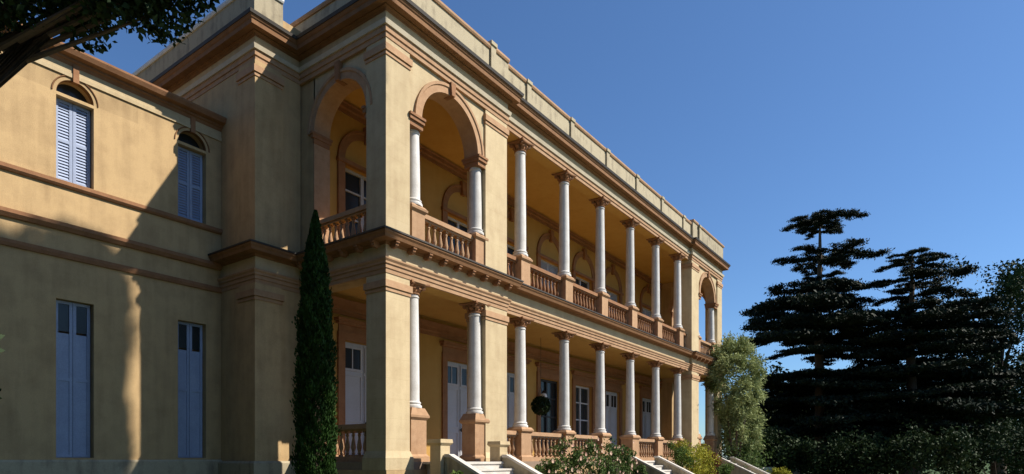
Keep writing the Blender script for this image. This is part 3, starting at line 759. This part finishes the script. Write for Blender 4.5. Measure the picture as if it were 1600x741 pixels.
for (x, y, h, rx, mat, lab) in ((.75, -1.0, 1.42, .35, L_MID, 'small green shrub at the foot of the corner pier'),
        (1.0-.25, -1.7, 1.2, .35, L_MID, 'low green shrub left of the nearest steps, in front of another'),
        (13.3, -1.1, 2.25, .7, L_MID, 'rounded green shrub just past the middle steps'),
        (14.6, -1.1, 2.4, .75, L_YEL, 'yellow-green shrub in the middle of the far flower bed'),
        (16.1, -1.0, 2.35, .75, L_YEL, 'yellow-tipped shrub before the last white columns'),
        (17.3, -1.1, 1.9, .55, L_RED, 'reddish low shrub before the far inner pier'),
        (17.9, -1.3, 1.6, .5, L_MID, 'low green shrub left of the farthest steps')):
    shrub('garden_shrub', lab, 'shrub', x, y, rx, .55, h, mat, 3000, .08, 'shrubs along the loggia front')
shrub('garden_shrub', 'low yellow-green shrub at the right of the farthest steps', 'shrub', 22.3, -2.6, .5, .5, 1.15, L_YEL, 1500, .08, 'shrubs along the loggia front')

# low garden wall beyond the villa
a = pix(1176, 38); b2 = pix(1246, 42); d = b2-a
gw = build('garden_wall', (lambda bm: (box(bm, 0, d.length, -.15, .15, -.1, .86), box(bm, -.04, d.length+.04, -.2, .2, .86, .98), bm)[2])(bm_new()), STEP, None, a, rz=math.atan2(d.y, d.x))
tag(gw, 'low pale stone garden wall in front of the dark trees', 'wall')

# cedar: bare leader, flat tiers of boughs
def bough_mesh(seed):
    r2 = np.random.default_rng(seed); P = []
    for k in range(12):                                  # flat pads of needles along the bough
        u = .18 + .82*(k+.5)/12; wd = .24*math.sin(min(1, u*1.02)*math.pi*.86 + .2)
        c = np.array([u, r2.uniform(-1, 1)*wd, .07*u - .13*u*u + r2.uniform(-.015, .025)])
        q = r2.normal(size=(190, 3))*np.array([.060, .060, .013]) + c
        P.append(q)
    return np.concatenate(P)
BG = []
def make_boughs(size):
    res = []
    for sd in range(5):
        o = leaves('bough', bough_mesh(sd), size, L_CED, None, aspect=2.2); me = o.data
        bpy.data.objects.remove(o)
        bm = bmesh.new(); bm.from_mesh(me)
        tube(bm, [(0,0,0), (.5,0,.0), (.95,0,-.10)], [.018, .010, .003], 5)
        bm.to_mesh(me); bm.free(); res.append(me)
    return res
BGH = make_boughs(.042)
def cedar(base, h, tiers, label, tr=.45):
    """tiers: (height fraction, reach to one side, reach to the other, boughs)"""
    t = empty('cedar_tree', base); tag(t, label, 'cedar', 'cedars beyond the villa')
    bm = bm_new(); tube(bm, [(0,0,-.2), (.1,0,h*.3), (0,.1,h*.6), (.08,0,h*.85), (0,0,h)], [tr, tr*.8, tr*.6, tr*.32, .05], 10); build('trunk', bm, BARK, t, smooth=60)
    k = 0; ar = math.atan2(-.811, .585)
    for zf, r0, r1, nb2 in tiers:
        a0 = random.random()*6; nb2 = max(4, int(nb2*.72))
        for i in range(nb2):
            a = a0 + 2*math.pi*i/nb2 + random.uniform(-.25, .25); lat = math.cos(a - ar)
            s = (r0*(1-lat) + r1*(1+lat))/2*random.uniform(.75, 1.1)
            o = link('bough', BGH[k % 5], L_CED, t, (0, 0, h*zf + random.uniform(-.012, .012)*h), a); k += 1
            o.scale = (s, s*random.uniform(.9, 1.3), max(s, 2.5)*random.uniform(.8, 1.3)); o.rotation_euler = (random.uniform(-.08, .08), random.uniform(-.10, .05), a)
    return t
HC = 377*45/982 - GZ
def yz(y): return ((717-y)*45/982 - GZ)/HC
cedar(pix(1281, 45), HC, [(yz(345),2.3,2.9,9),(yz(350),1.9,2.6,8),(yz(358),1.7,1.6,5),(yz(402),3.6,3.9,9),(yz(412),1.6,2.8,5),(yz(438),1.6,2.6,6),(yz(462),4.9,4.4,10),(yz(476),4.7,4.2,9),(yz(497),6.1,5.0,11),(yz(515),5.6,4.4,9),(yz(528),6.4,5.2,10),(yz(552),4.6,4.0,9),(yz(590),4.9,5.4,10),(yz(608),5.6,5.6,11),(yz(630),5.8,5.8,11),(yz(655),6.0,6.0,11),(yz(680),5.8,5.8,10)],
      'dark cedar with flat tiers and bare leader standing against the sky')
T2 = [(.985,1.5,2.0,6),(.94,2.6,2.0,7),(.87,3.4,3.0,8),(.81,2.4,3.6,7),(.73,4.6,4.2,9),(.67,4.2,4.8,9),(.60,5.6,5.0,10),(.54,5.0,5.6,10),(.46,5.8,5.8,10),(.38,5.6,6.0,10),(.30,6.0,5.8,11),(.22,5.8,5.8,10),(.14,5.6,5.6,9)]
cedar(pix(1425, 43), 15.6, [(z, a_*.9, b_*1.15, n_) for z, a_, b_, n_ in T2], 'dark cedar standing just right of the tiered one, a little lower')
broadleaf('evergreen_tree', 'tall dark holm oak at the right edge of the garden', 'tree', pix(1560, 46), 17.5, 5.2, 9.5, 60, 26000, .24, L_DARK, trunk_r=.4, group='evergreens beyond the villa', clump_r=1.5)
# darker evergreens below and behind
for (px, dp, h, cr, lab) in ((1195, 52, 8.2, 4.0, 'dark round evergreen between the weeping shrub and the cedar'),
        (1250, 56, 8.0, 4.5, 'dark bushy evergreen left behind the cedar trunk'),
        (1330, 50, 8.5, 4.5, 'dark bushy evergreen right behind the cedar trunk'),
        (1410, 52, 9.5, 4.5, 'dark evergreen filling the gap between the cedars'),
        (1500, 50, 10, 5.0, 'dark evergreen right of the second cedar'),
        (1590, 54, 10, 5.0, 'dark evergreen at the right edge behind the cedar')):
    broadleaf('evergreen_tree', lab, 'tree', pix(px, dp), h, cr, h*.48, 40, 12000, .30, L_DARK, trunk_r=.25, group='evergreens beyond the villa', clump_r=1.4)
for (px, dp, h, cr, lab) in ((1200, 40, 3.2, 1.6, 'low dark bush behind the low garden wall'), (1270, 40, 2.8, 2.2, 'low dark bush at the foot of the cedar'),
        (1350, 38, 3.2, 2.4, 'low dark bush right of the cedar foot'), (1450, 36, 3.2, 2.6, 'low dark bush under the second cedar'), (1560, 36, 3.4, 2.6, 'low dark bush at the right edge')):
    b0 = pix(px, dp)
    shrub('laurel_bush', lab, 'bush', b0.x, b0.y, cr, cr, h, L_DARK, 5000, .2, 'bushes under the cedars')
# added unseen laurels that dim the lower walls, then trees beyond the wing
for i, (x, y, h) in enumerate(((-8.6, -.6, 6.2), (-8.3, 2.0, 6.8), (-8.8, 4.6, 7.2))):
    broadleaf('added_laurel_tree', 'added dark laurel out of view, ' + ['nearest the camera of its row', 'in the middle of its row', 'last of its row beside the wing'][i], 'tree', (x, y, GZ), h, 1.5, h*.52, 30, 6000, .2, L_DARK, trunk_r=.16, group='added unseen laurels dimming the lower walls', clump_r=.7)
for (px, dp, h, cr, lab) in ((15, 22, 11, 3.0, 'dark evergreen standing beyond the end of the low wing'), (-60, 18, 10, 3.0, 'dark evergreen far left beyond the low wing')):
    broadleaf('evergreen_tree', lab, 'tree', pix(px, dp), h, cr, h*.55, 40, 12000, .22, L_DARK, trunk_r=.25, group='evergreens beyond the wing', clump_r=1.0)

for i, (x, y, h) in enumerate(((-16.5, 1.5, 17), (-15.5, 7.5, 18), (-17.5, -5, 18), (-19.5, -11.5, 17), (-17, 13.5, 18), (-14.5, -19, 17), (-6.5, -24, 18))):  # tall trees added out of view to cut sky light on shaded walls
    broadleaf('added_plane_tree', ['added plane tree out of view, level with the middle of the wing', 'added plane tree out of view, level with the back of the wing', 'added plane tree out of view, level with the villa front', 'added plane tree out of view, leftmost of all', 'added plane tree out of view, farthest back beyond the wing', 'added plane tree out of view, near the corner of the gravel path', 'added plane tree out of view, on the lawn farthest from the villa'][i], 'tree', (x, y, GZ), h, 4.2, h*.5, 46, 6500, .55, L_DARK, trunk_r=.35, group='added unseen plane trees screening the sky', clump_r=1.9)
